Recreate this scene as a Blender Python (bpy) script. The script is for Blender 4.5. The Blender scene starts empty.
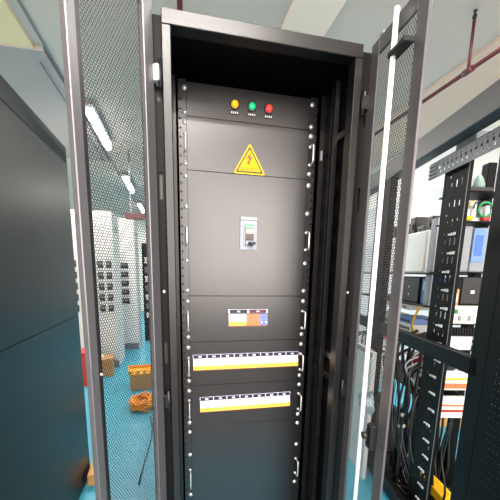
import bpy, math, random
from mathutils import Vector, Matrix
random.seed(7)
SC = bpy.context.scene
COL = SC.collection

# ------------------------------------------------------------------ materials
def lin(c):
    if isinstance(c, str):
        c = [int(c[i:i+2], 16) / 255 for i in (0, 2, 4)]
    return tuple((v / 12.92 if v <= .04045 else ((v + .055) / 1.055) ** 2.4) for v in c)

MATS = {}
def mat(name, col, rough=.5, metal=0., spec=.5, var=.08, scale=40., bump=0., emit=0., alpha=1., trans=0., rvar=.05, coat=0.):
    m = bpy.data.materials.new(name); m.use_nodes = True
    nt = m.node_tree; b = nt.nodes['Principled BSDF']
    c = lin(col)
    tc = nt.nodes.new('ShaderNodeTexCoord')
    n = nt.nodes.new('ShaderNodeTexNoise'); n.inputs['Scale'].default_value = scale; n.inputs['Detail'].default_value = 3
    nt.links.new(tc.outputs['Object'], n.inputs['Vector'])
    mx = nt.nodes.new('ShaderNodeMix'); mx.data_type = 'RGBA'
    mx.inputs['A'].default_value = (*[v * (1 - var) for v in c], 1)
    mx.inputs['B'].default_value = (*[min(1, v * (1 + var)) for v in c], 1)
    nt.links.new(n.outputs['Fac'], mx.inputs['Factor'])
    nt.links.new(mx.outputs['Result'], b.inputs['Base Color'])
    mr = nt.nodes.new('ShaderNodeMapRange')
    mr.inputs['To Min'].default_value = max(.02, rough - rvar); mr.inputs['To Max'].default_value = rough + rvar
    nt.links.new(n.outputs['Fac'], mr.inputs['Value']); nt.links.new(mr.outputs['Result'], b.inputs['Roughness'])
    b.inputs['Metallic'].default_value = metal
    b.inputs['Specular IOR Level'].default_value = spec
    b.inputs['Coat Weight'].default_value = coat
    if trans: b.inputs['Transmission Weight'].default_value = trans
    if emit:
        b.inputs['Emission Color'].default_value = (*c, 1); b.inputs['Emission Strength'].default_value = emit
    if bump:
        bp = nt.nodes.new('ShaderNodeBump'); bp.inputs['Strength'].default_value = bump; bp.inputs['Distance'].default_value = .002
        n2 = nt.nodes.new('ShaderNodeTexNoise'); n2.inputs['Scale'].default_value = scale * 8
        nt.links.new(tc.outputs['Object'], n2.inputs['Vector'])
        nt.links.new(n2.outputs['Fac'], bp.inputs['Height']); nt.links.new(bp.outputs['Normal'], b.inputs['Normal'])
    MATS[name] = m
    return m

M_BLACK = mat('black powder coat', '0a0a0b', .5, spec=.13, bump=.03, scale=60)
M_FRAME = mat('black satin frame coat', '0f0f10', .32, spec=.5, scale=60)
M_RAIL = mat('grey satin rail coat', '4a4a4d', .42, spec=.5, scale=60)
M_DOOR = mat('charcoal door coat', '626165', .36, metal=.55, spec=.7, scale=60)
M_MESH = mat('perforated door sheet', '1a1a1b', .45, spec=.5)
M_PANEL = mat('panel grey black coat', '131214', .28, spec=.75, scale=50, rvar=.004, var=.03)
M_LEFT = mat('cabinet side coat', '1a1a1a', .37, spec=.16, scale=30, rvar=.01)
M_CHROME = mat('nickel plated steel', 'f0f0f0', .32, metal=.75, var=.02)
M_STEEL = mat('bright zinc rod', 'f2f2f6', .38, metal=.25, var=.02)
M_ZINC = mat('zinc plate', '8a8f9c', .55, metal=.1, var=.03)
M_INSET = mat('grey inset plastic', '8f949c', .55)
M_WHITEP = mat('white plastic', 'dcdcda', .45, var=.02)
M_WHITEM = mat('white metal coat', 'd6d6d4', .4, var=.03)
M_GREYM = mat('light grey metal coat', '85898e', .45, var=.04)
M_MIDG = mat('mid grey coat', '6c7076', .45)
M_DARKP = mat('dark plastic', '141416', .4)
M_NAVY = mat('navy label', '100c2a', .5)
M_MAROON = mat('maroon label', '4a1626', .5)
M_BRIGHT = mat('bright white coat', 'f6f6f4', .4, var=.02)
M_PALEM = mat('pale blue grey metal coat', 'b6bcc8', .4, var=.03)
M_LILAC = mat('lilac holder plastic', 'c9c8e6', .4, var=.03)
M_ORANGE = mat('orange plastic', 'f0a030', .4, var=.05)
M_AMBER = mat('yellow orange toggle', 'f6c04a', .4, var=.05)
M_DKOR = mat('brown orange plastic', 'b06a1c', .5)
M_REDOR = mat('red orange plastic', 'e8794a', .45)
M_SALMON = mat('salmon plastic', 'd8704c', .5)
M_VIOLET = mat('pale violet plastic', '6674cc', .45)
M_YELLOW = mat('warning yellow', 'd6b000', .6, spec=.2, var=.02)
M_INK = mat('black print', '3a3208', .6)
M_REDINK = mat('red print', 'a82c0c', .6)
M_INK2 = mat('dark red print', '6a1a06', .6)
M_WINK = mat('white print', 'e8e8ea', .6)
M_LAMPO = mat('amber lens', 'ff9a12', .25, emit=.9)
M_LAMPG = mat('green lens', '18b070', .25, emit=.55)
M_LAMPR = mat('red lens', 'e83a34', .25, emit=.7)
M_RING = mat('lamp bezel', '2a1416', .35)
M_PALEG2 = mat('grey green metal coat', '7f9a90', .4)
M_GREEN = mat('green marking', '1c8a50', .5)
M_PALEG = mat('pale green marking', '8fdcb4', .5)
M_PINKB = mat('pinkish beige plastic', 'b49a90', .5)
M_BROWN = mat('dark brown plastic', '4a3c3a', .5)
M_FLOOR = mat('teal epoxy floor', '429fb8', .42, spec=.35, var=.10, scale=1.5, rvar=.06)
M_FLOORG = mat('unseen grey floor against teal bounce', '76757c', .5, spec=.3, scale=1.5)
M_CEIL = mat('grey green ceiling paint', 'cfbfb3', .85, var=.03, scale=2)
M_CREAML = mat('light cream strip with painted light', 'f8e0cd', .85, var=.03, scale=2)  # brighter cream, the lit ceiling area put into the colour
M_CREAM = mat('cream strip with painted light', 'dfc1ae', .85, var=.03, scale=2)  # beige of the daylight on the ceiling put into the colour
M_YCREAM = mat('warm cream patch with painted light', 'ecd2a6', .85, var=.03, scale=2)  # warm-lit ceiling patch put in as colour
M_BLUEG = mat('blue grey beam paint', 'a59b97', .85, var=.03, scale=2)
M_WALL = mat('white wall paint', 'e9e8e4', .85, var=.03, scale=2)
M_WALLG = mat('pale grey wall panel', 'c3c5ca', .8, var=.03, scale=2)
M_PIPE = mat('dark red pipe paint', '54262a', .5, var=.1)
M_TUBE = mat('lit tube diffuser', 'f4f6ff', .4, emit=9.)
M_RED = mat('bright red paint', 'd0281c', .4)
M_CARD = mat('cardboard', 'b98d5a', .8, var=.1)
M_WOOD = mat('raw wood', 'c79256', .65, var=.2, scale=12)
M_CRATE = mat('orange yellow crate', 'f0a82a', .5)
M_YELP = mat('yellow cable duct', 'f2b705', .4)
M_BLUE = mat('blue plastic', '3a66b0', .4)
M_BLUET = mat('pale blue plastic', '6388c6', .35)
M_CABLEK = mat('black cable', '0e0e10', .4)
M_CABLEW = mat('white cable', 'dcdce0', .45)
M_CABLEG = mat('grey cable', '505056', .45)
M_CABLEO = mat('orange cable', 'f59a1e', .45)
M_BEIGE = mat('beige module plastic', 'e2dccf', .5)
M_FILM = mat('clear plastic film', 'cfe6f2', .15, trans=.5, spec=.6)

# ------------------------------------------------------------------ mesh builder
class MB:
    def __init__(s): s.v = []; s.f = []; s.mi = []; s.mats = []; s.sm = []
    def m(s, mt):
        if mt not in s.mats: s.mats.append(mt)
        return s.mats.index(mt)
    def add(s, vs, fs, mt, smooth=False):
        o = len(s.v); s.v += [tuple(v) for v in vs]; k = s.m(mt)
        for f in fs:
            s.f.append(tuple(i + o for i in f)); s.mi.append(k); s.sm.append(smooth)
        return s
    def box(s, x0, x1, y0, y1, z0, z1, mt, c=0.):
        if c <= 0:
            vs = [(x, y, z) for z in (z0, z1) for y in (y0, y1) for x in (x0, x1)]
            return s.add(vs, [(0, 2, 3, 1), (4, 5, 7, 6), (0, 1, 5, 4), (2, 6, 7, 3), (0, 4, 6, 2), (1, 3, 7, 5)], mt)
        # chamfered box
        X = ((x0, x0 + c), (x1, x1 - c)); Y = ((y0, y0 + c), (y1, y1 - c)); Z = ((z0, z0 + c), (z1, z1 - c))
        vs = []; ix = {}
        for i in (0, 1):
            for j in (0, 1):
                for k in (0, 1):
                    for a in range(3):
                        p = (X[i][0 if a == 0 else 1], Y[j][0 if a == 1 else 1], Z[k][0 if a == 2 else 1])
                        ix[i, j, k, a] = len(vs); vs.append(p)
        fs = []
        for i in (0, 1):
            q = [ix[i, j, k, 0] for j, k in ((0, 0), (1, 0), (1, 1), (0, 1))]; fs.append(q if i else q[::-1])
            q = [ix[j, i, k, 1] for j, k in ((0, 0), (1, 0), (1, 1), (0, 1))]; fs.append(q[::-1] if i else q)
            q = [ix[j, k, i, 2] for j, k in ((0, 0), (1, 0), (1, 1), (0, 1))]; fs.append(q if i else q[::-1])
        for i in (0, 1):
            for j in (0, 1):
                fs.append((ix[i, j, 0, 0], ix[i, j, 1, 0], ix[i, j, 1, 1], ix[i, j, 0, 1]))
                fs.append((ix[i, 0, j, 0], ix[i, 1, j, 0], ix[i, 1, j, 2], ix[i, 0, j, 2]))
                fs.append((ix[0, i, j, 1], ix[1, i, j, 1], ix[1, i, j, 2], ix[0, i, j, 2]))
                for k in (0, 1): fs.append((ix[i, j, k, 0], ix[i, j, k, 1], ix[i, j, k, 2]))
        return s.add(vs, fs, mt)
    def tube(s, pts, r, mt, n=8, cap=True):
        P = [Vector(p) for p in pts]; rings = []
        up = Vector((0, 0, 1))
        for i, p in enumerate(P):
            t = (P[min(i + 1, len(P) - 1)] - P[max(i - 1, 0)]).normalized()
            a = t.cross(up)
            if a.length < .2: a = t.cross(Vector((0, 1, 0)))
            if i and a.dot(pa) < 0: pass
            if i:
                a = pa - t * pa.dot(t)
                if a.length < 1e-6: a = t.orthogonal()
            a.normalize(); b = t.cross(a); pa = a
            rings.append([p + (a * math.cos(q * 2 * math.pi / n) + b * math.sin(q * 2 * math.pi / n)) * r for q in range(n)])
        vs = [v for R in rings for v in R]; fs = []
        for i in range(len(P) - 1):
            for q in range(n):
                fs.append((i * n + q, i * n + (q + 1) % n, (i + 1) * n + (q + 1) % n, (i + 1) * n + q))
        if cap: fs += [tuple(range(n))[::-1], tuple((len(P) - 1) * n + q for q in range(n))]
        return s.add(vs, fs, mt, True)
    def lathe(s, c, ax, prof, mt, n=16):
        # prof: list of (radius, height along axis)
        c = Vector(c); A = Vector(ax).normalized(); u = A.orthogonal().normalized(); w = A.cross(u)
        vs = []; fs = []
        for r, h in prof:
            for q in range(n):
                a = q * 2 * math.pi / n
                vs.append(c + A * h + (u * math.cos(a) + w * math.sin(a)) * r)
        for i in range(len(prof) - 1):
            for q in range(n):
                fs.append((i * n + q, i * n + (q + 1) % n, (i + 1) * n + (q + 1) % n, (i + 1) * n + q))
        fs.append(tuple(range(n))[::-1]); fs.append(tuple((len(prof) - 1) * n + q for q in range(n)))
        return s.add(vs, fs, mt, True)
    def prism(s, poly, y0, y1, mt):            # polygon in x,z pushed along y
        n = len(poly)
        vs = [(x, y0, z) for x, z in poly] + [(x, y1, z) for x, z in poly]
        fs = [tuple(range(n)), tuple(range(2 * n - 1, n - 1, -1))]
        fs += [(i, (i + 1) % n, (i + 1) % n + n, i + n)[::-1] for i in range(n)]
        return s.add(vs, fs, mt)
    def plate(s, x0, x1, z0, z1, y, t, holes, mt, axis='x'):
        # sheet with rectangular holes; spans x (or y when axis='y') and z, thickness t
        R = lambda v: round(v, 5)
        xs = sorted({R(x0), R(x1)} | {R(min(max(h[i], x0), x1)) for h in holes for i in (0, 1)})
        zs = sorted({R(z0), R(z1)} | {R(min(max(h[i], z0), z1)) for h in holes for i in (2, 3)})
        nx, nz = len(xs) - 1, len(zs) - 1
        solid = [[True] * nz for _ in range(nx)]
        xi = {x: i for i, x in enumerate(xs)}; zi = {z: i for i, z in enumerate(zs)}
        for h in holes:
            a, b = xi[R(min(max(h[0], x0), x1))], xi[R(min(max(h[1], x0), x1))]
            c, d = zi[R(min(max(h[2], z0), z1))], zi[R(min(max(h[3], z0), z1))]
            for i in range(a, b):
                for j in range(c, d): solid[i][j] = False
        P = (lambda x, yy, z: (x, yy, z)) if axis == 'x' else (lambda x, yy, z: (yy, x, z))
        vs = []; fs = []
        def quad(*q):
            o = len(vs); vs.extend(q); fs.append((o, o + 1, o + 2, o + 3))
        for i in range(nx):
            for j in range(nz):
                if not solid[i][j]: continue
                a, b, c, d = xs[i], xs[i + 1], zs[j], zs[j + 1]
                quad(P(a, y, c), P(b, y, c), P(b, y, d), P(a, y, d))
                quad(P(a, y + t, c), P(a, y + t, d), P(b, y + t, d), P(b, y + t, c))
                if i == 0 or not solid[i - 1][j]: quad(P(a, y, c), P(a, y, d), P(a, y + t, d), P(a, y + t, c))
                if i == nx - 1 or not solid[i + 1][j]: quad(P(b, y, c), P(b, y + t, c), P(b, y + t, d), P(b, y, d))
                if j == 0 or not solid[i][j - 1]: quad(P(a, y, c), P(a, y + t, c), P(b, y + t, c), P(b, y, c))
                if j == nz - 1 or not solid[i][j + 1]: quad(P(a, y, d), P(b, y, d), P(b, y + t, d), P(a, y + t, d))
        return s.add(vs, fs, mt)
    def hexmesh(s, x0, x1, z0, z1, p, hole, mt, t=.0007):
        # perforated sheet: staggered hexagonal holes, pitch p
        rows = int((z1 - z0) / (p * .866)) + 1; cols = int((x1 - x0) / p) + 1
        R = p / math.sqrt(3); vs = []; fs = []
        ang = [math.radians(30 + 60 * k) for k in range(6)]
        for j in range(rows):
            cz = z0 + j * p * .866
            for i in range(cols):
                cx = x0 + (i + .5 * (j % 2)) * p
                o = len(vs)
                for yy in (0., t):
                    for rr in (R, hole):
                        for a in ang:
                            vs.append((min(max(cx + rr * math.cos(a), x0), x1), yy, min(max(cz + rr * math.sin(a), z0), z1)))
                for k in range(6):
                    l = (k + 1) % 6
                    fs.append((o + k, o + l, o + 6 + l, o + 6 + k))
                    fs.append((o + 12 + k, o + 18 + k, o + 18 + l, o + 12 + l))
                    fs.append((o + 6 + k, o + 6 + l, o + 18 + l, o + 18 + k))
        return s.add(vs, fs, mt)
    def build(s, name, parent=None, loc=(0, 0, 0), rotz=0):
        me = bpy.data.meshes.new(name)
        me.from_pydata(s.v, [], s.f); me.update()
        for mt in s.mats: me.materials.append(mt)
        me.polygons.foreach_set('material_index', s.mi); me.polygons.foreach_set('use_smooth', s.sm)
        o = bpy.data.objects.new(name, me); COL.objects.link(o)
        o.location = loc; o.rotation_euler = (0, 0, rotz)
        if parent: o.parent = parent
        return o

def tag(o, label=None, cat=None, group=None, kind=None):
    if label: o['label'] = label
    if cat: o['category'] = cat
    if group: o['group'] = group
    if kind: o['kind'] = kind
    return o
def thing(name, label, cat, loc=(0, 0, 0), rotz=0, group=None):
    o = bpy.data.objects.new(name, None); COL.objects.link(o)
    o.location = loc; o.rotation_euler = (0, 0, rotz); o.empty_display_size = .1
    return tag(o, label, cat, group)
def copy_tree(o, parent=None):
    c = o.copy(); COL.objects.link(c)
    if parent: c.parent = parent
    for ch in list(o.children): copy_tree(ch, c)
    return c
def part_copy(o, loc):
    c = copy_tree(o, o.parent); c.location = loc; return c
def structure(name, mb): return tag(mb.build(name), kind='structure')

# ------------------------------------------------------------------ camera
def setup_camera():
    cam = bpy.data.cameras.new('camera'); co = bpy.data.objects.new('camera', cam); COL.objects.link(co)
    yaw, pitch, roll = .2241, .1837, .0189
    cy, sy, cp, sp = math.cos(yaw), math.sin(yaw), math.cos(pitch), math.sin(pitch)
    f = Vector((sy * cp, cy * cp, -sp)); r = Vector((cy, -sy, 0)); u = r.cross(f)
    r2 = r * math.cos(roll) + u * math.sin(roll); u2 = u * math.cos(roll) - r * math.sin(roll)
    m = Matrix((r2, u2, -f)).transposed().to_4x4(); m.translation = (-.2782, -1.0461, 1.5165)
    co.matrix_world = m
    cam.sensor_fit = 'HORIZONTAL'; cam.sensor_width = 36; cam.lens = 331.44 / 500 * 36
    cam.shift_x = (250 - 250.09) / 500; cam.shift_y = (332.95 - 250) / 500
    cam.clip_start = .02; cam.clip_end = 100
    SC.camera = co
setup_camera()

# ------------------------------------------------------------------ room
CZ = 3.4
structure('floor', MB().box(-4.2, 4.2, -1.15, 12, -.1, 0, M_FLOOR))
structure('floor', MB().box(-4.2, 4.2, -5, -1.15, -.1, 0, M_FLOORG))  # unseen floor part, grey added to keep teal bounce off the room
structure('ceiling', MB().box(-4.2, 4.2, -5, 12, CZ, CZ + .15, M_CEIL))
structure('wall_left', MB().box(-4.2, -4.0, -5, 12, 0, CZ, M_WALL))
wr = MB(); wr.box(3.2, 3.4, -5, 12, 0, 2.65, M_WALLG); wr.box(3.21, 3.4, -5, 12, 2.65, CZ, M_WALL)
structure('wall_right', wr)
structure('wall_back', MB().box(-4.0, 3.2, 11.8, 12, 0, CZ, M_WALL))
wf = MB().plate(-4.0, 3.2, 0, CZ, -5.0, .2, [(-3.4, -.5, .95, 3.39), (-.1, 2.8, .95, 3.39)], M_WALL)
structure('wall_front', wf)
for k, (a, b) in enumerate(((-3.4, -.5), (-.1, 2.8))):
    w = MB(); t = .05
    w.plate(a, b, .95, 3.39, -4.95, .06, [(a + t, (a + b) / 2 - t / 2, .95 + t, 3.39 - t), ((a + b) / 2 + t / 2, b - t, .95 + t, 3.39 - t)], M_WHITEM)
    structure('window_%d' % (k + 1), w)
# ceiling beam soffit and cream strips that paint warm light into the colour
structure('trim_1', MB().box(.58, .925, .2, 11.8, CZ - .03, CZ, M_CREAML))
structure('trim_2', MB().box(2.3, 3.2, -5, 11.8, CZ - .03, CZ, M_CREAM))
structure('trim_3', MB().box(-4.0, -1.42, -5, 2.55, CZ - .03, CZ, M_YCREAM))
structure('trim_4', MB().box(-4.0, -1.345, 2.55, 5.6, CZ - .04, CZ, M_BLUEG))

def light_fixture(x, y, label, length=1.25, group='tube lights on the ceiling', rz=0):
    t = thing('ceiling_light', label, 'ceiling light', (x, y, CZ), rz, group)
    b = MB(); b.box(-.07, .07, -length / 2, length / 2, -.08, -.05, M_WHITEM, .008); b.build('housing', t)
    b = MB(); b.lathe((0, -length / 2 + .03, -.105), (0, 1, 0), [(.0, 0), (.05, .004), (.05, length - .064), (0, length - .06)], M_TUBE, 12); b.build('tube', t)
    for yy in (-length / 3, length / 3):
        MB().box(-.012, .012, yy - .012, yy + .012, -.05, 0, M_WHITEM).build('bracket', t)
    return t
def area(name, loc, rot, sx, sy, power, col=(1, 1, 1), spread=180):
    l = bpy.data.lights.new(name, 'AREA'); l.shape = 'RECTANGLE'; l.size = sx; l.size_y = sy; l.energy = power; l.color = col; l.spread = math.radians(spread)
    o = bpy.data.objects.new(name, l); COL.objects.link(o); o.location = loc; o.rotation_euler = rot
    return o

# ------------------------------------------------------------------ main cabinet
FT = 2.2
cab = thing('power_cabinet', 'tall black power cabinet in the middle with breaker panels and both mesh doors open', 'cabinet', (0, 0, 0))
hw, ho = .2741, .2984
def frame_parts():
    MB().box(-ho, ho, 0, .045, 2.1614, FT, M_FRAME, .002).build('top_rail', cab)
    MB().box(-ho, ho, 0, .045, .02, .09, M_FRAME, .002).build('bottom_rail', cab)
    for s in (-1, 1):
        b = MB(); x0, x1 = sorted((s * hw, s * ho)); b.box(x0, x1, 0, .045, .09, 2.1614, M_FRAME, .002)
        b.build('front_post', cab)
        # outer hinge strip beside the post, with oval slots
        xa, xb = sorted((s * ho, s * (ho + (.024 if s < 0 else .055))))
        holes = [((xa + xb) / 2 - .005, (xa + xb) / 2 + .005, z, z + .075) for z in (1.215, .45, 1.72, 1.98)]
        MB().plate(xa, xb, .05, FT - .01, .018, .003, holes, M_BLACK).box(xa, xb, .03, .034, .05, FT - .01, M_DARKP).build('hinge_strip', cab)
        x0, x1 = sorted((s * .2984, s * .2964)); MB().box(x0, x1, .045, .80, .02, FT, M_BLACK).build('side_panel', cab)
        x0, x1 = sorted((s * .25, s * .2964)); MB().box(x0, x1, .755, .80, .02, FT, M_BLACK, .002).build('rear_post', cab)
    MB().box(-.2964, .2964, .045, .80, FT - .004, FT, M_BLACK).build('top_cover', cab)
    MB().box(-.25, .25, .796, .80, .05, FT - .004, M_BLACK).build('back_panel', cab)
    MB().box(-.2964, .2964, .045, .80, .02, .05, M_BLACK).build('base', cab)
    # front mounting rails that carry the screws, with small square holes
    for s in (-1, 1):
        b = MB(); x0, x1 = sorted((s * .2262, s * .2535)); c = s * .2475
        holes = [(c - .003, c + .003, .10 + k * .02963, .106 + k * .02963) for k in range(68)]
        b.plate(x0, x1, .07, 2.15, .230, .002, holes, M_PANEL)
        x0, x1 = sorted((s * .2515, s * .2535)); b.box(x0, x1, .232, .29, .07, 2.15, M_BLACK)
        b.build('mounting_rail', cab)
    # right hand slotted column and cross brackets between rail and front post
    b = MB(); holes = []
    for k in range(20):
        z = .12 + k * .1
        holes += [(.122, .140, z, z + .045), (.16, .178, z + .01, z + .03), (.188, .20, z, z + .06)]
    b.plate(.108, .215, .05, 2.15, .279, .002, holes, M_BLACK, 'y')
    b.box(.262, .281, .213, .2165, .05, 2.15, M_FRAME); b.box(.265, .281, .1065, .110, .05, 2.15, M_FRAME)
    b.box(.272, .281, .146, .150, .05, 2.15, M_FRAME)
    b.build('slotted_column', cab)
    b = MB(); holes = [(-.30, -.29, .1, .11)]
    b.box(-.281, -.279, .05, .215, .05, 2.15, M_BLACK); b.box(-.281, -.262, .213, .2165, .05, 2.15, M_FRAME); b.build('side_column', cab)
    for z in (1.21, 1.13, 1.975, .55):
        MB().box(.281, .2955, .03, .60, z - .011, z + .011, M_FRAME, .002).build('cross_bracket', cab)
    MB().box(.266, .272, .205, .2135, 1.93, 1.965, M_GREYM, .001).build('clip', cab)
    for z in (.63, 2.02, 1.45):
        MB().lathe((-.311, .018, z), (0, -1, 0), [(0, 0), (.005, 0), (.005, .003), (.003, .005), (0, .005)], M_CHROME, 10).build('bolt', cab)
    for z in (.63, 1.45):
        MB().lathe((.311, .018, z), (0, -1, 0), [(0, 0), (.005, 0), (.005, .003), (.003, .005), (0, .005)], M_CHROME, 10).build('bolt', cab)
frame_parts()

L1 = 2.0386
LZ = [2.145, L1, L1 - .1733, L1 - .6174, L1 - .7967, L1 - .9744, L1 - 1.1508, L1 - 1.5953, .06]
PY = .231
SX = .2325
screw_src = [None]; handle_src = {}
def screws(panel, zs, z0):
    for z in zs:
        for x in (-SX, SX):
            if screw_src[0] is None:
                b = MB(); b.lathe((0, 0, 0), (0, -1, 0), [(0, 0), (.0085, 0), (.0085, .0012), (.0058, .0014), (.0055, .0035), (.0036, .0048), (0, .005)], M_CHROME, 14)
                b.box(-.0026, .0026, -.0054, -.0046, -.0006, .0006, M_DARKP); b.box(-.0006, .0006, -.0054, -.0046, -.0026, .0026, M_DARKP)
                o = b.build('screw', panel); screw_src[0] = o
            else:
                o = screw_src[0].copy(); COL.objects.link(o); o.parent = panel
            o.location = (x, -.001, z - z0)
def handles(panel, zc, h, z0):
    for x in (-SX, SX):
        d = .032; r = .0027; a = h / 2
        pts = [(0, 0, a), (0, -d + .008, a), (0, -d + .002, a - .002), (0, -d, a - .008), (0, -d, -a + .008), (0, -d + .002, -a + .002), (0, -d + .008, -a), (0, 0, -a)]
        b = MB(); b.tube(pts, r, M_CHROME, 8)
        for zz in (a, -a): b.lathe((0, 0, zz), (0, -1, 0), [(0, 0), (.006, 0), (.006, .002), (0, .002)], M_CHROME, 10)
        b.build('handle', panel, (x, -.001, zc - z0))
def panel(name, k, holes=()):
    z1, z0 = LZ[k] - .0006, LZ[k + 1] + .0006
    h = z1 - z0
    b = MB(); b.box(-.2256, .2256, -.001, .0015, 0, h, M_PANEL, .0006)
    b.box(-.22, .22, .0015, .016, .003, .006, M_PANEL); b.box(-.22, .22, .0015, .016, h - .006, h - .003, M_PANEL)
    o = b.build(name, cab, (0, PY, z0))
    return o, z0
# indicator panel
p1, z0 = panel('indicator_panel', 0)
screws(p1, [L1 + .0861, L1 + .012], z0)
for x, m, nm in ((-.059, M_LAMPO, 'amber'), (.003, M_LAMPG, 'green'), (.065, M_LAMPR, 'red')):
    b = MB(); b.lathe((0, 0, 0), (0, -1, 0), [(0, 0), (.0165, 0), (.0165, .004), (.0145, .006), (.0125, .006)], M_RING, 20)
    b.lathe((0, 0, 0), (0, -1, 0), [(0, .004), (.0125, .006), (.0118, .011), (.009, .0145), (.004, .0165), (0, .017)], m, 20)
    tag(b.build('indicator_lamp', p1, (x, -.001, 2.0905 - z0)), nm + ' indicator lamp')
    b = MB(); b.box(-.0175, .0175, -.002, 0, -.006, .006, M_DARKP, .0006)
    for i in range(4):
        cx = -.0105 + i * .007
        b.box(cx - .0026, cx + .0026, -.0024, -.0019, .0014, .0026, M_WINK); b.box(cx - .0026, cx + .0026, -.0024, -.0019, -.0028, -.0016, M_WINK)
        b.box(cx - .0007, cx + .0007, -.0024, -.0019, -.003, .003, M_WINK); b.box(cx - .0024, cx + .0020, -.0024, -.0019, -.0005, .0005, M_WINK)
    b.build('name_plate', p1, (x, -.001, 2.066 - z0))
# warning panel
p2, z0 = panel('warning_panel', 1)
screws(p2, [L1 - .0208, L1 - .1733 + .0208], z0); handles(p2, 1.95, .063, z0)
def warning_sign():
    def tri(s, dz=0):     # rounded triangle, apex up
        A = [(0, .071 * s), (.0605 * s, -.0345 * s), (-.0605 * s, -.0345 * s)]; r = .16; out = []
        for i in range(3):
            p, c, n = Vector(A[i - 1]), Vector(A[i]), Vector(A[(i + 1) % 3])
            a = c + (p - c) * r * .5; d = c + (n - c) * r * .5
            for t in (0, .33, .67, 1):
                q = a * (1 - t) ** 2 + c * 2 * t * (1 - t) + d * t * t; out.append((q.x, q.y + dz))
        return out
    b = MB(); b.prism(tri(1.0)[::-1], -.0008, 0, M_YELLOW)
    outer, inner = tri(.88), tri(.72); n = len(outer)
    vs = [(x, -.0011, z) for x, z in outer] + [(x, -.0011, z) for x, z in inner]
    b.add(vs, [(i, (i + 1) % n, n + (i + 1) % n, n + i) for i in range(n)], M_INK)
    bolt = [(.004, .036), (-.011, .014), (-.002, .015), (-.006, .002), (-.010, .004), (-.004, -.008), (.003, .004), (-.001, .003), (.010, .021), (.001, .019)]
    bolt = [(x * 1.35, .014 + (z - .014) * 1.05 + .004) for x, z in bolt]
    b.prism(bolt[::-1], -.0012, -.0009, M_REDINK)
    o = b.build('warning_sign', p2, (-.001, -.001, 1.902 - z0))
    tag(o, 'yellow triangular electric shock warning sign')
    cu = bpy.data.curves.new('sign_text', 'FONT'); cu.body = '\u6709\u7535\u5371\u9669'; cu.size = .0185; cu.align_x = 'CENTER'; cu.extrude = .0001
    to = bpy.data.objects.new('t', cu); COL.objects.link(to)
    bpy.context.view_layer.update()
    me = bpy.data.meshes.new_from_object(to.evaluated_get(bpy.context.evaluated_depsgraph_get()))
    bpy.data.objects.remove(to)
    me.materials.clear(); me.materials.append(M_REDINK)
    # stand the letters up and fold them into the sign's own mesh
    V = [v.co.copy() for v in me.vertices]; F = [tuple(p.vertices) for p in me.polygons]
    b.add([(v.x, -.0013 - v.z, v.y - .0255) for v in V], F, M_INK2)
    me2 = bpy.data.meshes.new('warning_sign'); me2.from_pydata(b.v, [], b.f)
    for mt in b.mats: me2.materials.append(mt)
    me2.polygons.foreach_set('material_index', b.mi); o.data = me2
warning_sign()
# main breaker panel
p3, z0 = panel('main_breaker_panel', 2)
B3 = L1 - .1733; screws(p3, [B3 - .0208, L1 - .2974, L1 - .4877, L1 - .6174 + .0208], z0); handles(p3, 1.6375, .066, z0)
b = MB()
b.box(-.034, .032, -.004, 0, -.0605, .0605, M_ZINC, .0015)
b.box(-.0335, .0315, -.0075, -.004, .048, .0595, M_INSET, .001)
b.box(-.022, .020, -.006, -.004, -.044, .038, M_ZINC, .001)
zc = lambda Y: (257 - Y) / 12.5 * .0036
b.box(-.0145, .0155, -.016, -.004, zc(400), zc(148), M_INSET, .001)
b.box(-.0145, .0155, -.0168, -.016, zc(163), zc(149), M_GREEN); b.box(-.0145, .0155, -.0168, -.016, zc(185), zc(164), M_PALEG); b.box(-.0145, .0155, -.0168, -.016, zc(200), zc(186), M_GREEN)
b.box(-.0145, .0155, -.0168, -.016, zc(262), zc(206), M_PINKB); b.box(-.0145, .0155, -.0168, -.016, zc(325), zc(263), M_BROWN); b.box(-.0145, .0155, -.0168, -.016, zc(352), zc(326), M_DARKP)
mb = b.build('main_breaker', p3, (0, -.001, 1.657 - z0)); tag(mb, 'silver framed main switch with green band')
b = MB(); b.box(-.006, .020, -.036, -.016, zc(398), zc(368), M_DARKP, .002); b.box(.0, .012, -.03, -.016, zc(415), zc(395), M_DARKP, .002)
for v in range(len(b.v)): b.v[v] = (b.v[v][0], b.v[v][1] - .001, b.v[v][2] + 1.657 - z0)
b.build('switch_lever', p3)

def breaker_source(parent, body, tog, low):
    b = MB(); w = .0172 / 2
    b.box(-w, w, -.003, 0, -.0225, .0225, body, .0005)
    b.box(-w, w, -.0075, -.003, -.0225, .006, body, .0005)
    b.box(-w + .0004, w - .0004, -.0105, -.0075, -.0215, -.006, tog, .0008)
    b.box(-.0035, .0035, -.0165, -.0105, -.0125, -.0065, low, .0008)
    b.box(-w, w, -.004, 0, -.0262, -.0226, M_DKOR)
    return b.build('breaker', parent)
def plate_source(parent, w, dark):
    b = MB(); b.box(-w / 2, w / 2, -.0025, 0, -.0068, .0068, dark, .0005)
    for i in range(3):
        cx = (i - 1) * .0042
        b.box(cx - .0018, cx + .0018, -.003, -.0024, -.0028, -.0012, M_WINK); b.box(cx - .0018, cx + .0018, -.003, -.0024, .0012, .0028, M_WINK)
        b.box(cx - .0009, cx + .0009, -.003, -.0024, -.0032, .0032, M_WINK)
    return b.build('label_plate', parent)
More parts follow.
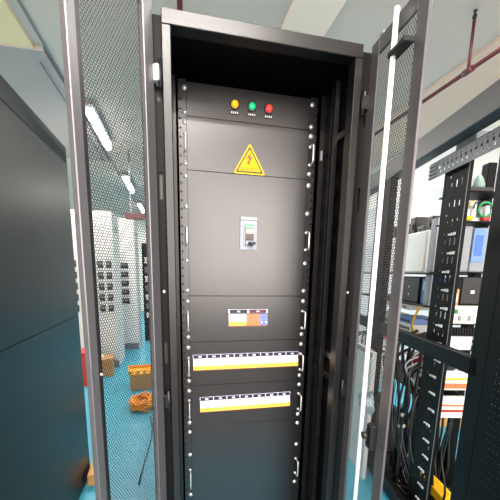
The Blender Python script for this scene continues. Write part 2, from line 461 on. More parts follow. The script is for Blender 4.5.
def strip(k, name, x0, x1, zt, zb, nb, nl):
    p, z0 = panel(name, k)
    screws(p, [LZ[k] - .0208, LZ[k + 1] + .0208], z0)
    n0 = (x1 - x0) / nb
    h = MB(); h.box(x0 - .001, x1 + .001, -.002, 0, zt - .0155, zt, M_LILAC, .0005); h.box(x0 - .001, x1 + .001, -.001, 0, zb, zt - .0155, M_DARKP)
    h.build('label_holder', p, (0, -.001, -z0))
    src = None
    for i in range(nb):
        loc = (x0 + (i + .5) * n0, -.001, (zt - .0155 + zb) / 2 + .0015 - z0)
        if src is None: src = breaker_source(p, M_WHITEP, M_AMBER, M_ORANGE); src.location = loc
        else: part_copy(src, loc)
    lw = (x1 - x0) / nl; src = None
    for i in range(nl):
        loc = (x0 + (i + .5) * lw, -.003, zt - .0078 - z0)
        if src is None: src = plate_source(p, lw * .93, M_NAVY); src.location = loc
        else: part_copy(src, loc)
    return p, z0
# double breaker panel with coloured halves
p4, z0 = panel('breaker_panel', 3)
screws(p4, [LZ[3] - .0208, LZ[4] + .0208], z0); handles(p4, 1.3245, .07, z0)
h = MB(); h.box(-.077, .083, -.002, 0, 1.353, 1.369, M_LILAC, .0005); h.build('label_holder', p4, (0, -.001, -z0))
for i in range(9):
    loc = (-.075 + (i + .5) * .01755, -.001, 1.3275 - z0)
    o = breaker_source(p4, *((M_WHITEP, M_AMBER, M_AMBER) if i < 4 else (M_SALMON, M_REDOR, M_REDOR) if i < 7 else (M_VIOLET, M_VIOLET, M_LILAC))); o.location = loc
for x, mt in ((-.036, M_NAVY), (.042, M_MAROON)): plate_source(p4, .070, mt).location = (x, -.003, 1.361 - z0)
p5, z0 = strip(4, 'breaker_panel', -.215, .221, 1.191, 1.127, 24, 8); handles(p5, 1.145, .068, z0)
p6, z0 = strip(5, 'breaker_panel', -.1895, .1925, 1.0145, .9505, 21, 7); handles(p6, .968, .07, z0)
p7, z0 = panel('blank_panel', 6); screws(p7, [LZ[6] - .0208, L1 - 1.2722, L1 - 1.4566, LZ[7] + .0208], z0); handles(p7, .662, .07, z0)
p8, z0 = panel('blank_panel', 7); screws(p8, [LZ[7] - .0208, .10], z0)

# doors --------------------------------------------------------------
def door(loc, ang, width, hs, fs, side, label, top, pitch, th=.018):
    # local x runs from hinge to free edge, side = local y direction of the inner face
    z0, z1 = .06, top
    b = MB(); b.hexmesh(hs - .004, width - fs + .004, z0 + .05, z1 - .045, pitch, pitch * .475, M_MESH)
    b.v = [(x, y - side * th * .66, z) for x, y, z in b.v]
    d = b.build('door', cab, loc, ang); tag(d, label)
    def yy(a, c): return sorted((side * a, side * c))
    y0, y1 = yy(-th, 0)
    MB().box(0, hs, y0, y1, z0, z1, M_DOOR, .002).build('hinge_stile', d)
    MB().box(width - fs, width, y0, y1, z0, z1, M_DOOR, .002).build('free_stile', d)
    MB().box(hs, width - fs, y0, y1, z1 - .045, z1, M_DOOR, .002).build('top_edge', d)
    MB().box(hs, width - fs, y0, y1, z0, z0 + .05, M_DOOR, .002).build('bottom_edge', d)
    for z in (2.04, 1.1, .3):
        h = MB(); ya, yb = yy(-.008, .014); h.box(-.014, .004, ya, yb, z - .02, z + .02, M_WHITEM if z > 2 and side > 0 else M_DARKP, .002)
        h.lathe((-.008, side * .012, z - .034), (0, 0, 1), [(0, 0), (.006, 0), (.006, .068), (0, .068)], M_DARKP, 10)
        h.build('hinge', d)
    return d
aL = math.radians(235)
dl = door((-.32, -.002, 0), aL, .273, .038, .024, 1, 'left mesh door swung wide open', 2.235, .0078)
MB().box(.237, .2495, -.012, -.001, .08, 2.2, M_DARKP, .001).build('stiffener', dl)
MB().lathe((.243, -.001, 1.26), (0, 1, 0), [(0, 0), (.004, 0), (.003, .003), (0, .004)], M_CHROME, 10).build('bolt', dl)
aR = math.radians(267.2)
dr = door((.322, -.004, 0), aR, .262, .045, .046, -1, 'right mesh door open towards the viewer with a steel lock rod', 2.195, .0088, .008)
MB().tube([(.158, -.020, .25), (.158, -.020, 2.19)], .007, M_STEEL, 12).build('lock_rod', dr)
for z in (2.085, .40): MB().box(.145, .22, -.030, .0, z - .008, z + .008, M_DARKP, .003).build('rod_guide', dr)
b = MB(); b.box(.19, .222, -.022, 0, .985, 1.065, M_DARKP, .004); b.lathe((.205, -.028, 1.03), (0, -1, 0), [(0, 0), (.012, 0), (.011, .012), (0, .014)], M_DARKP, 14); b.build('latch', dr)
for u in (.05, .12, .19): MB().box(u - .01, u + .01, -.0, .012, 2.195, 2.203, M_GREYM, .001).build('clip', dr)

# ------------------------------------------------------------------ left cabinet
lc = thing('server_cabinet', 'plain dark grey cabinet side wall filling the left edge of the picture', 'cabinet', (-.93, .62, 0))
b = MB(); b.box(-.6, -.012, -.9, .80, .0, 2.255, M_LEFT, .003); b.build('body', lc)
MB().box(-.012, 0, -.9, .805, .012, 1.197, M_LEFT, .0015).build('lower_side_panel', lc)
MB().box(-.012, 0, -.9, .805, 1.2, 2.165, M_LEFT, .0015).build('upper_side_panel', lc)
MB().box(-.012, 0, -.9, .805, 2.168, 2.262, M_LEFT, .0015).build('top_trim', lc)
MB().lathe((0, .775, 2.03), (1, 0, 0), [(0, 0), (.005, 0), (.004, .003), (0, .004)], M_DARKP, 10).build('screw', lc)

# ------------------------------------------------------------------ seen beyond the left door
def white_cabinet(x, y, w, d, h, label, rows=5, cols=3, z0=.85, z1=1.66, rot=0, mg=.08):
    t = thing('white_cabinet', label, 'cabinet', (x, y, 0), rot, 'white cabinets beyond the left door')
    b = MB(); b.box(0, w, 0, d, .0, h, M_WHITEM, .006); b.build('body', t)
    MB().box(.02, w - .02, -.014, 0, .12, h - .05, M_WHITEM, .004).build('front_door', t)
    dz = (z1 - z0) / rows
    for r in range(rows):
        for c in range(cols):
            xx = mg + (w - 2 * mg) * (c + .5) / cols; zz = z0 + (r + .5) * dz
            q = MB(); ww = (w - 2 * mg) / cols * .30
            q.box(xx - ww, xx + ww, -.03, -.014, zz - dz * .30, zz + dz * .30, M_DARKP, .003)
            q.box(xx - ww * .6, xx + ww * .6, -.033, -.03, zz - dz * .05, zz + dz * .22, M_MIDG)
            q.build('meter', t)
    MB().box(.0, w, -.02, 0, 0, .11, M_MIDG, .003).build('plinth', t)
    return t
white_cabinet(-2.42, 4.3, .62, .6, 2.33, 'white cabinet with dark meters, half hidden by the left cabinet', cols=2)
white_cabinet(-1.77, 4.3, .62, .6, 2.33, 'white cabinet with rows of dark meters behind the left mesh door', cols=5, mg=.01)
white_cabinet(-1.40, 5.55, .42, .6, 2.42, 'white cabinet farther back, next to the dark rack', cols=1)
t = thing('dark_rack', 'dark equipment rack at the far end behind the left mesh door', 'rack', (-.93, 6.3, 0))
MB().box(0, .42, 0, .8, 0, 2.05, M_BLACK, .01).build('body', t)
for k in range(7): MB().box(.05, .37, -.03, 0, .5 + k * .19, .62 + k * .19, M_MIDG if k % 2 else M_WHITEM, .004).build('module', t)
t = thing('cable_tray', 'dark red overhead tray above the far cabinets', 'cable tray', (-1.0, 5.0, 2.33))
b = MB(); b.box(-.05, .75, 0, .06, 0, .10, M_PIPE, .004); b.build('tray', t)
for x in (.03, .64): MB().box(x, x + .02, .02, .04, .1, CZ - 2.33, M_MIDG).build('hanger', t)
t = thing('red_box', 'red box on the teal floor beside the left door edge', 'box', (-1.62, 3.45, 0))
MB().box(-.09, .22, 0, .3, 0, .42, M_RED, .01).build('body', t); MB().box(-.095, .225, -.005, .305, .42, .45, M_RED, .008).build('lid', t)
b = MB(); b.box(-.042, .042, -.15, .12, 0, .085, M_WOOD, .006); tag(b.build('wood_block', loc=(-.875, 1.40, 0), rotz=.05), 'raw wood block on the floor at the foot of the dark left cabinet', 'wood block')
t = thing('cardboard_box', 'brown cardboard box against the white cabinets', 'box', (-1.34, 3.95, 0), .1)
MB().box(-.16, .16, -.14, .14, 0, .26, M_CARD, .004).build('body', t); MB().box(-.03, .03, -.142, .142, .255, .262, M_BEIGE).build('tape', t)
t = thing('crate', 'orange and yellow crate on the teal floor behind the left mesh door', 'crate', (-.70, 3.35, 0), .15)
b = MB(); b.box(-.17, .17, -.13, .13, 0, .02, M_CARD)
for s in (-1, 1):
    b.box(-.17, .17, s * .13 - .006, s * .13 + .006, 0, .2, M_CARD, .003); b.box(s * .17 - .006, s * .17 + .006, -.13, .13, 0, .2, M_CARD, .003)
b.build('body', t)
b = MB(); b.plate(-.19, .19, .20, .25, -.15, .012, [(-.14 + k * .08, -.10 + k * .08, .21, .24) for k in range(4)], M_CRATE)
b.plate(-.19, .19, .20, .25, .138, .012, [], M_CRATE); b.box(-.19, -.178, -.15, .15, .2, .25, M_CRATE); b.box(.178, .19, -.15, .15, .2, .25, M_CRATE); b.box(-.17, .17, -.13, .13, .19, .21, M_CRATE)
b.build('rim', t)
# coil of orange cable
b = MB(); pts = []
for i in range(220):
    a = i * .38; r = .10 + .028 * math.sin(i * .61); pts.append((r * math.cos(a) * 1.05, r * math.sin(a) * 1.3, .02 + .09 * i / 220 + .02 * math.sin(i * 1.7)))
b.tube(pts, .011, M_CABLEO, 6); tag(b.build('cable_coil', loc=(-.66, 2.62, 0)), 'coil of orange cable lying on the teal floor', 'cable')
b = MB(); b.tube([(-.56, 1.2, .006), (-.55, 1.4, .006), (-.535, 1.6, .006), (-.515, 1.85, .006), (-.52, 2.1, .006), (-.56, 2.35, .006)], .006, M_CABLEK, 6)
tag(b.build('floor_cable'), 'thin dark cable running over the teal floor behind the left mesh door', 'cable')

# ------------------------------------------------------------------ ceiling things
for k, y in enumerate((4.05, 6.95, 9.75)):
    light_fixture(-1.20, y, ['nearest lit tube light on the ceiling behind the left mesh door', 'middle lit tube light on the ceiling behind the left mesh door', 'farthest lit tube light on the ceiling behind the left mesh door'][k])
b = MB(); b.tube([(-1.325, -2, CZ - .009), (-1.325, 11.7, CZ - .009)], .010, M_MIDG, 8)
tag(b.build('conduit'), 'long dark conduit along the ceiling above the left cabinet', 'conduit')
b = MB(); b.tube([(-1.43, 2.72, CZ - .046), (-1.43, 5.5, CZ - .046), (-1.43, 5.6, CZ - .046)], .006, M_MIDG, 8)
tag(b.build('conduit'), 'short thin conduit starting on the blue grey ceiling strip', 'conduit')
t = thing('sprinkler_pipe', 'dark red sprinkler pipe with upright branch under the ceiling at upper right', 'pipe', (1.87, 1.3, 3.0))
b = MB(); b.tube([(0, -5.5, 0), (0, 10, 0)], .015, M_PIPE, 12); b.build('main_pipe', t)
b = MB(); b.tube([(0, 0, 0), (0, 0, .33)], .011, M_PIPE, 10); b.lathe((0, -.04, 0), (0, 1, 0), [(0, 0), (.022, 0), (.022, .08), (0, .08)], M_PIPE, 12); b.build('branch_pipe', t)
b = MB(); b.lathe((0, 0, .33), (0, 0, 1), [(0, 0), (.011, 0), (.017, .02), (.009, .035), (.006, .05), (.015, .052), (.015, .056), (0, .056)], M_DARKP, 12); b.build('sprinkler_head', t)
for y in (-2, 4.0, 8.0): MB().box(-.008, .008, y - .008, y + .008, 0, .4, M_MIDG).build('hanger', t)
b = MB(); b.tube([(-.20, 1.72, 2.55), (-.20, 1.72, CZ)], .02, M_PIPE, 10); b.tube([(-.20, 1.72, 2.55), (-.20, 1.80, 2.5), (-.2, 11.7, 2.5)], .02, M_PIPE, 10)
tag(b.build('riser_pipe'), 'dark red pipe rising to the ceiling behind the middle cabinet', 'pipe')

# ------------------------------------------------------------------ open racks on the right
RZ = math.radians(-11.6)
RO = Vector((.941, 0, 0)); RN = Vector((.98, -.201, 0)); RE = Vector((.201, .98, 0))
def rw(off, s, z): p = RO + RN * off + RE * s; return (p.x, p.y, z)
rack = thing('open_rack', 'tall open black rack frame on the right with perforated column and tray', 'rack', RO, RZ)
def rack_frame(t, s0, s1, W, mid=True, full=True):
    MB().box(0, .08, s0, s1, 2.16, 2.275, M_RAIL, .004).build('top_rail', t)
    if full: MB().box(W - .05, W, s0, s1, 2.10, 2.20, M_RAIL, .004).build('top_rail', t)
    for s in (s0, s1 - .05) if full else (): MB().box(.05, W - .05, s, s + .05, 2.12, 2.20, M_FRAME, .004).build('cross_rail', t)
    if mid: MB().box(0, .04, s0 + .05, s1 - .05, 1.092, 1.17, M_BLACK, .003).build('middle_rail', t)
    MB().box(0, .05, s0, s1, .05, .14, M_BLACK, .003).build('bottom_rail', t)
    MB().box(W - .05, W, s0, s1, .05, .14, M_BLACK, .003).build('bottom_rail', t)
    MB().box(.05, W - .05, s0, s1, .05, .07, M_BLACK).build('base_plate', t)
    for o in (0, W - .05) if full else (0,):
        for s, e in ((s0, s0 + .10), (s1 - .10, s1)):
            MB().box(o, o + .05, s, e, 0, 2.16, M_BLACK, .004).build('post', t)
rack_frame(rack, 0.005, 1.2, .65, full=False)
# perforated vertical column
b = MB(); holes = []
a0, a1 = .43, .635
for k in range(20):
    z = .12 + k * .097
    holes += [(a0 + .045, a0 + .058, z, z + .036), (a0 + .085, a0 + .098, z, z + .036), (a0 + .13, a0 + .139, z + .008, z + .028)]
    holes += [(a0 + .145, a0 + .155, z + .055, z + .066)]
    for j in range(4): holes.append((a1 - .018, a1 - .006, z + j * .0243, z + j * .0243 + .012))
b.plate(a0, a1, .07, 2.08, .10, .003, holes, M_BLACK, 'y'); b.box(.10, .115, a0 - .003, a0, .07, 2.08, M_BLACK); b.box(.10, .13, a1, a1 + .003, .07, 2.08, M_BLACK)
b.build('perforated_column', rack)
b = MB(); b.box(.097, .101, a0 + .0, a0 + .003, .07, 2.08, M_MIDG); b.build('column_edge', rack)
# small white clips of the column
src = None
for k in range(17):
    z = .12 + k * .097 + .055
    if src is None:
        q = MB(); q.box(-.006, 0, -.022, -.002, -.008, .008, M_WHITEP, .002); q.box(-.006, 0, .004, .018, -.007, .007, M_WHITEP, .002); q.box(-.008, 0, .026, .036, -.005, .004, M_WHITEP, .001); src = q.build('clip', rack, (.099, .50, z))
    else: part_copy(src, (.099, .495 + .012 * ((k * 7) % 3 - 1), z))
# overhead perforated tray
b = MB(); holes = []
for k in range(16):
    s = .16 + k * .036
    holes += [(s, s + .012, 2.062, 2.076), (s + .010, s + .028, 2.085, 2.100), (s + .018, s + .026, 2.108, 2.118)]
b.plate(.10, .745, 2.045, 2.128, .07, .003, [h for h in holes if h[1] < .66], M_MIDG, 'y'); b.box(.07, .16, .10, .745, 2.128, 2.131, M_BLACK)
for k in range(4): b.box(.062, .07, .672, .742, 2.05 + k * .02, 2.06 + k * .02, M_GREYM, .002)
b.build('overhead_tray', rack)
b = MB(); b.box(.11, .2, .43, .585, 2.131, 2.196, M_MIDG, .003); b.build('junction_box', rack)
# near perforated cover strip at the lower right
b = MB(); holes = []
for k in range(56):
    z = .12 + k * .03
    holes += [(-.165 + j * .021, -.1605 + j * .021, z, z + .0045) for j in range(7)]
b.plate(-.18, .0, .05, 1.85, -.004, .003, holes, M_BLACK, 'y'); b.box(.0, .05, -.183, -.18, .05, 1.85, M_BLACK); b.build('perforated_cover', rack)
# back of the rack: rear column and thin shelves
MB().box(.42, .47, .76, .82, .07, 2.16, M_BLACK, .003).build('rear_column', rack)
for z, a, b_ in ((1.965, .17, .45), (1.81, .17, .45), (1.536, .165, .45), (1.355, .24, .45), (1.24, .17, .45), (1.085, .19, .45), (.845, .19, .45), (.67, .20, .45)):
    MB().box(a, b_, .605, .80, z - .007, z, M_BLACK, .001).build('shelf', rack)

def device(name, label, cat, o0, o1, s0, s1, z0, z1, m, group=None):
    t = thing(name, label, cat, rw((o0 + o1) / 2, (s0 + s1) / 2, z0), RZ, group)
    dx, dy, h = (o1 - o0) / 2, (s1 - s0) / 2, z1 - z0
    MB().box(-dx, dx, -dy, dy, 0, h, m, min(.006, h * .1)).build('body', t)
    return t, dx, dy, h
def front_device(name, label, cat, o0, o1, z0, z1, m, depth=.13, s=.6):
    # a device whose face looks to the front of the rack; local x across, y into the rack
    t = thing(name, label, cat, rw((o0 + o1) / 2, s, z0), RZ)
    dx, h = (o1 - o0) / 2, z1 - z0
    MB().box(-dx, dx, 0, depth, 0, h, m, min(.005, h * .1)).build('body', t)
    return t, dx, h
t, dx, h = front_device('transceiver', 'grey green electronics block on the top shelf of the open rack', 'electronics', .19, .35, 1.965, 1.985, M_DARKP)
for x, mt in ((-.045, M_GREYM), (.03, M_PALEG2)):
    b = MB(); b.lathe((x, .05, h), (0, 0, 1), [(0, 0), (.03, 0), (.032, .02), (.022, .05), (.012, .07), (0, .072)], mt, 12); b.build('cap', t)
t, dx, h = front_device('terminal_block', 'white terminal block with green wire loop under the top shelf', 'terminal block', .20, .345, 1.81, 1.84, M_WHITEP)
for k in range(4): MB().box(-.068 + k * .036, -.044 + k * .036, -.02, .04, .02, .06 + .018 * (k % 2), (M_WHITEP, M_GREYM)[k == 2], .004).build('plug', t)
MB().box(-.07, -.03, -.03, 0, -.0, .02, M_YELLOW, .003).build('plug', t); MB().box(.025, .065, -.03, 0, .0, .018, M_RED, .003).build('plug', t)
b = MB(); b.tube([(.03 + .038 * math.cos(a), -.03, .055 + .036 * math.sin(a)) for a in [i * .35 for i in range(17)]], .006, M_GREEN, 6); b.build('wire_loop', t)
for k in range(3): 
    b = MB(); b.tube([(-.05 + k * .02, -.02, .06), (-.06 + k * .03, -.03, .085), (-.03 + k * .03, -.02, .10)], .004, M_DARKP if k else M_YELLOW, 5); b.build('wire', t)
t, dx, h = front_device('grey_box', 'light grey metal box mounted behind the perforated column', 'box', .172, .272, 1.536, 1.782, M_GREYM)
MB().box(-dx + .006, dx - .006, -.004, 0, .008, h - .008, M_GREYM, .001).build('lid', t)
t, dx, h = front_device('blue_box', 'translucent blue box right of the light grey box', 'box', .276, .366, 1.536, 1.775, M_GREYM)
MB().box(-dx, dx - .02, -.006, 0, .055, h - .006, M_BLUET, .001).build('cover', t); MB().box(-dx + .012, dx - .034, -.008, -.006, .09, .20, M_BLUE, .001).build('insert', t)
t, dx, h = front_device('black_box', 'black box below the grey box in the open rack', 'box', .25, .376, 1.355, 1.508, M_DARKP)
MB().box(-.01, .012, -.004, 0, .06, .078, M_WHITEP, .001).build('label_plate', t)
t, dx, h = front_device('patch_panel', 'beige module strip on the shelf of the open rack', 'module', .176, .376, 1.24, 1.345, M_BEIGE)
for k in range(6): MB().box(-dx + .02 + k * .028, -dx + .038 + k * .028, -.006, 0, .02, .05, M_WHITEP if k % 2 else M_GREYM, .002).build('port', t)
MB().box(-.05, -.03, -.008, 0, .06, .085, M_GREEN, .002).build('port', t)
t, dx, h = front_device('tan_box', 'small tan box standing on the beige module strip', 'box', .178, .244, 1.345, 1.44, M_CARD, .08)
MB().box(-.02, .022, -.003, 0, .02, .07, M_BEIGE, .001).build('label_plate', t)
t, dx, h = front_device('white_block', 'white block sitting on the shelf below the finned black bar', 'module', .192, .355, 1.085, 1.172, M_WHITEP)
MB().box(-dx + .01, dx - .01, -.004, 0, .02, .06, M_WHITEM, .001).build('face', t)
t, dx, h = front_device('finned_bar', 'black finned cable bar above the white block', 'bar', .19, .36, 1.172, 1.205, M_DARKP, .10)
for k in range(11): MB().box(-dx + k * .0156, -dx + .008 + k * .0156, -.03, 0, -.0, .05, M_DARKP, .002).build('fin', t)
def white_breakers(name, label, z0, z1, stripe, a, c):
    t, dx, h = front_device(name, label, 'breaker', a, c, z0, z1, M_DARKP)
    src = None; w = dx / 8
    for k in range(8):
        b = MB()
        if stripe:
            b.box(-w, w, -.02, 0, 0, h, M_WHITEP, .001); b.box(-w, w, -.024, -.02, h * .28, h * .38, M_REDINK); b.box(-w, w, -.024, -.02, h * .55, h * .63, M_REDOR)
        else:
            b.box(-w, w, -.02, 0, 0, h, M_WHITEP, .001); b.box(-w, w, -.026, -.02, h * .10, h * .36, M_REDOR, .001); b.box(-w, w, -.028, -.02, h * .55, h * .66, M_AMBER, .001)
        loc = (-dx + (2 * k + 1) * w, 0, 0)
        if src is None: src = b.build('breaker', t, loc)
        else: part_copy(src, loc)
    return t
white_breakers('breaker_row', 'row of white breakers with orange levers in the open rack', .845, .962, False, .2, .348)
white_breakers('breaker_row', 'row of white breakers with red stripe, below the orange row', .67, .805, True, .212, .345)
t = thing('cable_duct', 'yellow angled cable duct low in the open rack', 'cable duct', rw(.20, .54, .07), RZ)
b = MB(); b.box(-.035, .035, -.14, .12, .14, .20, M_YELP, .004); b.build('channel', t)
b = MB()
b.add([(-.035, .12, .14), (.035, .12, .14), (.035, .12, .20), (-.035, .12, .20), (.10, -.16, .02), (.17, -.16, .02), (.17, -.16, .08), (.10, -.16, .08)], [(0, 1, 2, 3), (4, 7, 6, 5), (0, 4, 5, 1), (1, 5, 6, 2), (2, 6, 7, 3), (3, 7, 4, 0)], M_YELP)
b.build('channel', t); MB().box(-.02, .02, .06, .10, 0, .14, M_BLACK).build('foot', t)

t = thing('cardboard_box', 'brown cardboard box on the teal floor seen below the striped breakers of the open rack', 'box', (2.42, 1.72, 0), -.2)
MB().box(-.22, .22, -.16, .16, 0, .24, M_CARD, .004).build('body', t); MB().box(-.22, .22, -.03, .03, .238, .243, M_BEIGE).build('tape', t)
# second open rack farther along the row
rack2 = thing('open_rack', 'second open black rack farther along, seen through the right mesh door', 'rack', RO, RZ)
rack_frame(rack2, 1.23, 2.45, .65, full=False)
for z in (1.53, 1.30, 1.05, .66): MB().box(.30, .62, 1.05, 2.42, z - .012, z, M_BLACK, .002).build('shelf', rack2)
MB().box(.33, .36, 1.06, 1.14, 1.30, 1.9, M_PALEM, .002).build('grey_post', rack2)
t, dx, dy, h = device('white_box', 'long white equipment box on the shelf of the second rack', 'equipment box', .33, .60, 1.175, 2.20, 1.53, 1.832, M_BRIGHT)
MB().box(-dx - .004, -dx, -dy + .01, -.004, .01, h - .01, M_BRIGHT, .001).build('lid', t); MB().box(-dx - .004, -dx, .004, dy - .01, .01, h - .01, M_BRIGHT, .001).build('lid', t)
for j in range(7):
    s0 = 1.18 + j * .125; hh = (.10, .05, .13, .07, .11, .06, .12)[j]
    t, dx, dy, h = device('adapter', ('first', 'second', 'third', 'fourth', 'fifth', 'sixth', 'seventh')[j] + ' adapter from the perforated column on top of the long white box', 'adapter', .36, .46, s0, s0 + .085, 1.832, 1.832 + hh, (M_DARKP, M_MIDG, M_DARKP, M_GREYM)[j % 4], 'adapters on the long white box')
    MB().box(-dx - .008, -dx, -.02, .02, h * .3, h * .6, M_DARKP, .002).build('plug', t)
t, dx, dy, h = device('black_unit', 'black unit with white dots under the long white box', 'unit', .35, .55, 1.25, 1.55, 1.30, 1.50, M_DARKP)
for zz in (.06, .12): MB().lathe((-dx, 0, zz), (-1, 0, 0), [(0, 0), (.008, 0), (.006, .004), (0, .005)], M_WHITEP, 10).build('lamp', t)
for s0, s1, lab in ((1.125, 1.235, 'blue cartridge left of the black unit, nearer the perforated column'), (1.565, 1.66, 'blue cartridge beside the free edge of the right door')):
    t, dx, dy, h = device('blue_cartridge', lab, 'cartridge', .36, .52, s0, s1, 1.30, 1.49, M_BLUE)
    MB().box(-dx - .003, -dx, -.025, .025, .1, .17, M_WHITEP, .001).build('label_plate', t)
t, dx, dy, h = device('white_shelf', 'flat white device under the black unit', 'device', .32, .58, 1.30, 2.15, 1.24, 1.285, M_WHITEM)
for j in range(6): MB().box(-dx - .004, -dx, -dy + .05 + j * .13, -dy + .11 + j * .13, .01, .028, M_BLUE if j % 2 else M_MIDG, .001).build('port', t)
MB().box(-.02, .2, -.3, .3, -.012, 0, M_BLACK).build('mount', t)
for j, (s0, s1, z, hh, m) in enumerate(((1.32, 1.60, 1.05, .07, M_WHITEM), (1.32, 1.58, 1.12, .05, M_BLUET), (1.70, 2.1, 1.05, .10, M_WHITEP))):
    t, dx, dy, h = device('network_switch', ['white network switch at the bottom of the stack by the middle rail', 'pale blue network switch on top of the white one', 'white network switch behind the right mesh door'][j], 'network switch', .36, .58, s0, s1, z, z + hh, m)
    for k in range(6): MB().box(-dx - .003, -dx, -dy + .03 + k * .038, -dy + .055 + k * .038, hh * .3, hh * .65, M_DARKP, .001).build('port', t)
t, dx, dy, h = device('power_strip', 'reddish pink strip below the white device behind the right mesh door', 'power strip', .33, .37, 1.75, 2.2, .90, .96, M_REDOR)
for k in range(5): MB().box(-dx - .003, -dx, -.2 + k * .085, -.16 + k * .085, .015, .045, M_WHITEP, .001).build('socket', t)
MB().box(dx, .27, -.02, .02, .01, .04, M_BLACK).build('mount', t)
# plastic bag hanging on the right door's far side
b = MB(); n1, n2 = 10, 8
vs = []; fs = []
for side in (0, 1):
    for i in range(n1 + 1):
        for j in range(n2 + 1):
            u, v = i / n1, j / n2
            bul = .022 * math.sin(math.pi * u) * math.sin(math.pi * v) ** .7 * (1 if side else -1) + .008 * math.sin(9 * u + 5 * v)
            vs.append((bul, (u - .5) * (.075 - .02 * v) + .006 * math.sin(11 * v), .085 * (v - .5) + .008 * math.sin(7 * u)))
    o = side * (n1 + 1) * (n2 + 1)
    for i in range(n1):
        for j in range(n2):
            q = (o + i * (n2 + 1) + j, o + (i + 1) * (n2 + 1) + j, o + (i + 1) * (n2 + 1) + j + 1, o + i * (n2 + 1) + j + 1)
            fs.append(q if side else q[::-1])
b.add(vs, fs, M_FILM, True); b.tube([(0, 0, .035), (0, .01, .07), (-.012, .0, .10)], .003, M_CABLEW, 6)
tag(b.build('plastic_bag', loc=(.343, -.105, 1.09)), 'crumpled clear plastic bag hanging behind the right mesh door', 'bag')

t = thing('glare_sheet', 'added white sheet for floor glare behind the lower right mesh door', 'sheet', rw(-.05, 1.15, 0), RZ)  # added white board standing in for bright glare on the floor
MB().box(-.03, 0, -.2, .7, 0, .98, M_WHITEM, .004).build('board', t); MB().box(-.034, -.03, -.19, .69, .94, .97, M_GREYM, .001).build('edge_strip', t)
# cables ---------------------------------------------------------------
def cable(pts, r, m, label, group, name='cable', ties=0):
    P = [Vector(p) for p in pts]; out = []
    for i in range(len(P) - 1):
        p0, p1, p2, p3 = P[max(i - 1, 0)], P[i], P[i + 1], P[min(i + 2, len(P) - 1)]
        for k in range(6):
            t = k / 6
            out.append(.5 * ((2 * p1) + (p2 - p0) * t + (2 * p0 - 5 * p1 + 4 * p2 - p3) * t * t + (3 * p1 - p0 - 3 * p2 + p3) * t ** 3))
    out.append(P[-1])
    c = out[0].copy()
    b = MB(); b.tube([q - c for q in out], r, m, 6)
    o = tag(b.build(name, loc=c), label, 'cable', group)
    if ties:
        q = out[int(len(out) * ties)] - c
        MB().box(q.x - .012, q.x + .012, q.y - .012, q.y + .012, q.z - .012, q.z + .012, M_WHITEP, .003).build('cable_tie', o)
    return o
R = random.Random(3)
for k in range(36):
    s = .70 + R.random() * .38; o = .10 + R.random() * .28; top = .75 + R.random() * .42
    pts = [rw(o + .12, s + .05, top), rw(o, s, top - .06)]
    z = top - .06
    while z > .16:
        z -= .16 + R.random() * .1; s += R.uniform(-.06, .05); o += R.uniform(-.03, .03)
        pts.append(rw(min(max(o, .06), .5), min(max(s, .66), 1.12), max(z, .085)))
    pts.append(rw(o + .1, s + R.uniform(-.25, .05), .085))
    cable(pts, .007 + .004 * R.random(), M_CABLEK, 'black cable hanging down in the lower left of the open rack', 'black cables in the open rack', ties=(.25 + .5 * R.random()) if k % 3 == 0 else 0)
for k in range(18):
    s = .74 + R.random() * .36; o = .16 + R.random() * .14; top = .86 + R.random() * .16
    pts = [rw(o + .16, s + .04, top + .02), rw(o + .02, s, top), rw(o - .02, s - .02 + R.uniform(-.02, .06), top - .07), rw(o + .05, s - .03 + R.uniform(-.05, .05), top - .12 - R.random() * .1)]
    cable(pts, .006, M_CABLEW, 'white cable bunched below the middle rail of the open rack', 'white cables in the open rack')
for k in range(6):
    s = .68 + R.random() * .3; o = .09 + R.random() * .06
    pts = [rw(o + .05, s + .08, .80 + R.random() * .15), rw(o, s, .62), rw(o - .01, s - .06, .42), rw(o + .02, s - .16, .22), rw(o + .04, s - .26, .085)]
    cable(pts, .0026, M_CABLEG, 'thin grey cable crossing the black ones in the open rack', 'grey cables in the open rack')
for k in range(5):
    o = .21 + R.random() * .12; s = .585
    cable([rw(o, s, .962), rw(o + .01, s - .02, 1.0), rw(o - .03, s + .01, 1.06)], .006, M_CABLEW, 'short white wire above the breakers with orange levers', 'wires above the breaker row')
for k in range(5):
    s = .18 + R.random() * .5
    cable([rw(.18, s, .70), rw(.16, s + R.uniform(-.04, .04), .52), rw(.17, s + R.uniform(-.06, .06), .30), rw(.2, s + R.uniform(-.1, .1), .085)], .006, M_CABLEK, 'black cable beside the yellow duct in the open rack', 'black cables by the yellow duct')
for k in range(10):
    s = 1.3 + R.random() * .9; top = .85 + R.random() * .2; o = .16 + R.random() * .1
    cable([rw(o + .2, s, top), rw(o, s + .02, top - .02), rw(o - .02, s + R.uniform(-.1, .1), top - .18), rw(o, s + R.uniform(-.2, .2), top - .36)], .009, M_CABLEW if k % 3 else M_CABLEG, 'pale cable hanging in the second rack behind the right mesh door', 'pale cables in the second rack')
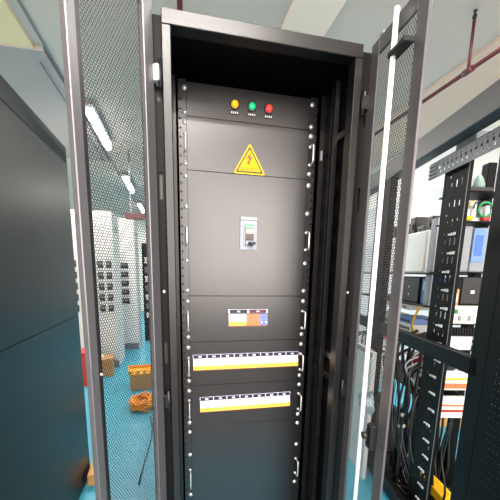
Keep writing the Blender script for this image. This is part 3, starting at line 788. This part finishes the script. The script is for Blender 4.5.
t, dx, dy, h = device('red_connector', 'red connector beside the free edge of the right door', 'connector', .26, .33, 1.04, 1.13, .85, .945, M_RED)
MB().box(dx, dx + .30, -.02, .02, .02, .05, M_BLACK).build('mount', t)
cable([rw(.24, 1.00, 1.30), rw(.22, 1.02, 1.22), rw(.23, 1.06, 1.14), rw(.30, 1.12, 1.08)], .008, M_YELP, 'yellow cable above the middle rail of the open rack', None)
t, dx, dy, h = device('connector_pack', 'yellow and blue connector pack low in the open rack behind cables', 'connector', .30, .40, .92, 1.12, .30, .43, M_BLUET)
for j in range(4): MB().box(-dx - .01, -dx, -.08 + j * .04, -.06 + j * .04, .06, .11, M_YELP if j % 2 else M_GREYM, .002).build('plug', t)
MB().box(-.02, .02, -.03, .03, -.23, 0, M_BLACK).build('mount', t)

# ------------------------------------------------------------------ light
w = bpy.data.worlds.new('world'); SC.world = w; w.use_nodes = True
bg = w.node_tree.nodes['Background']; bg.inputs['Color'].default_value = (.86, .93, 1, 1); bg.inputs['Strength'].default_value = 1.0
for k, x in enumerate((-1.95, 1.35)):
    area('window_daylight', (x, -4.9, 2.17), (math.radians(90), 0, 0), 2.9, 2.4, 235, (1, .90, .82), 170)
for x, y in ((-1.20, 4.05), (-1.20, 6.95), (-1.20, 9.75), (-.33, -3.35), (1.6, .3), (1.6, 4), (1.6, 8), (-2.6, -1.6), (2.4, -2)):
    area('tube_lamp', (x, y, CZ - .16), (0, 0, 0), .12, 1.2, 110 if y > 2 else 28 if x > 1 else 40, (1, .93, .86))
area('tube_lamp', (-.22, -1.80, CZ - .16), (0, 0, math.pi / 2), .12, 1.2, 130, (1, .93, .86))
light_fixture(-.22, -1.80, 'lit tube light on the ceiling above the viewer, nearer the cabinet', rz=math.pi / 2)
light_fixture(-.33, -3.35, 'lit tube light on the ceiling above the viewer, nearer the windows')
light_fixture(1.6, 4.0, 'lit tube light on the ceiling behind the right racks')
light_fixture(1.6, .3, 'lit tube light on the ceiling above the open rack')

vs = SC.view_settings; vs.view_transform = 'Standard'; vs.look = 'None'; vs.gamma = 1; vs.exposure = 0; vs.use_curve_mapping = False
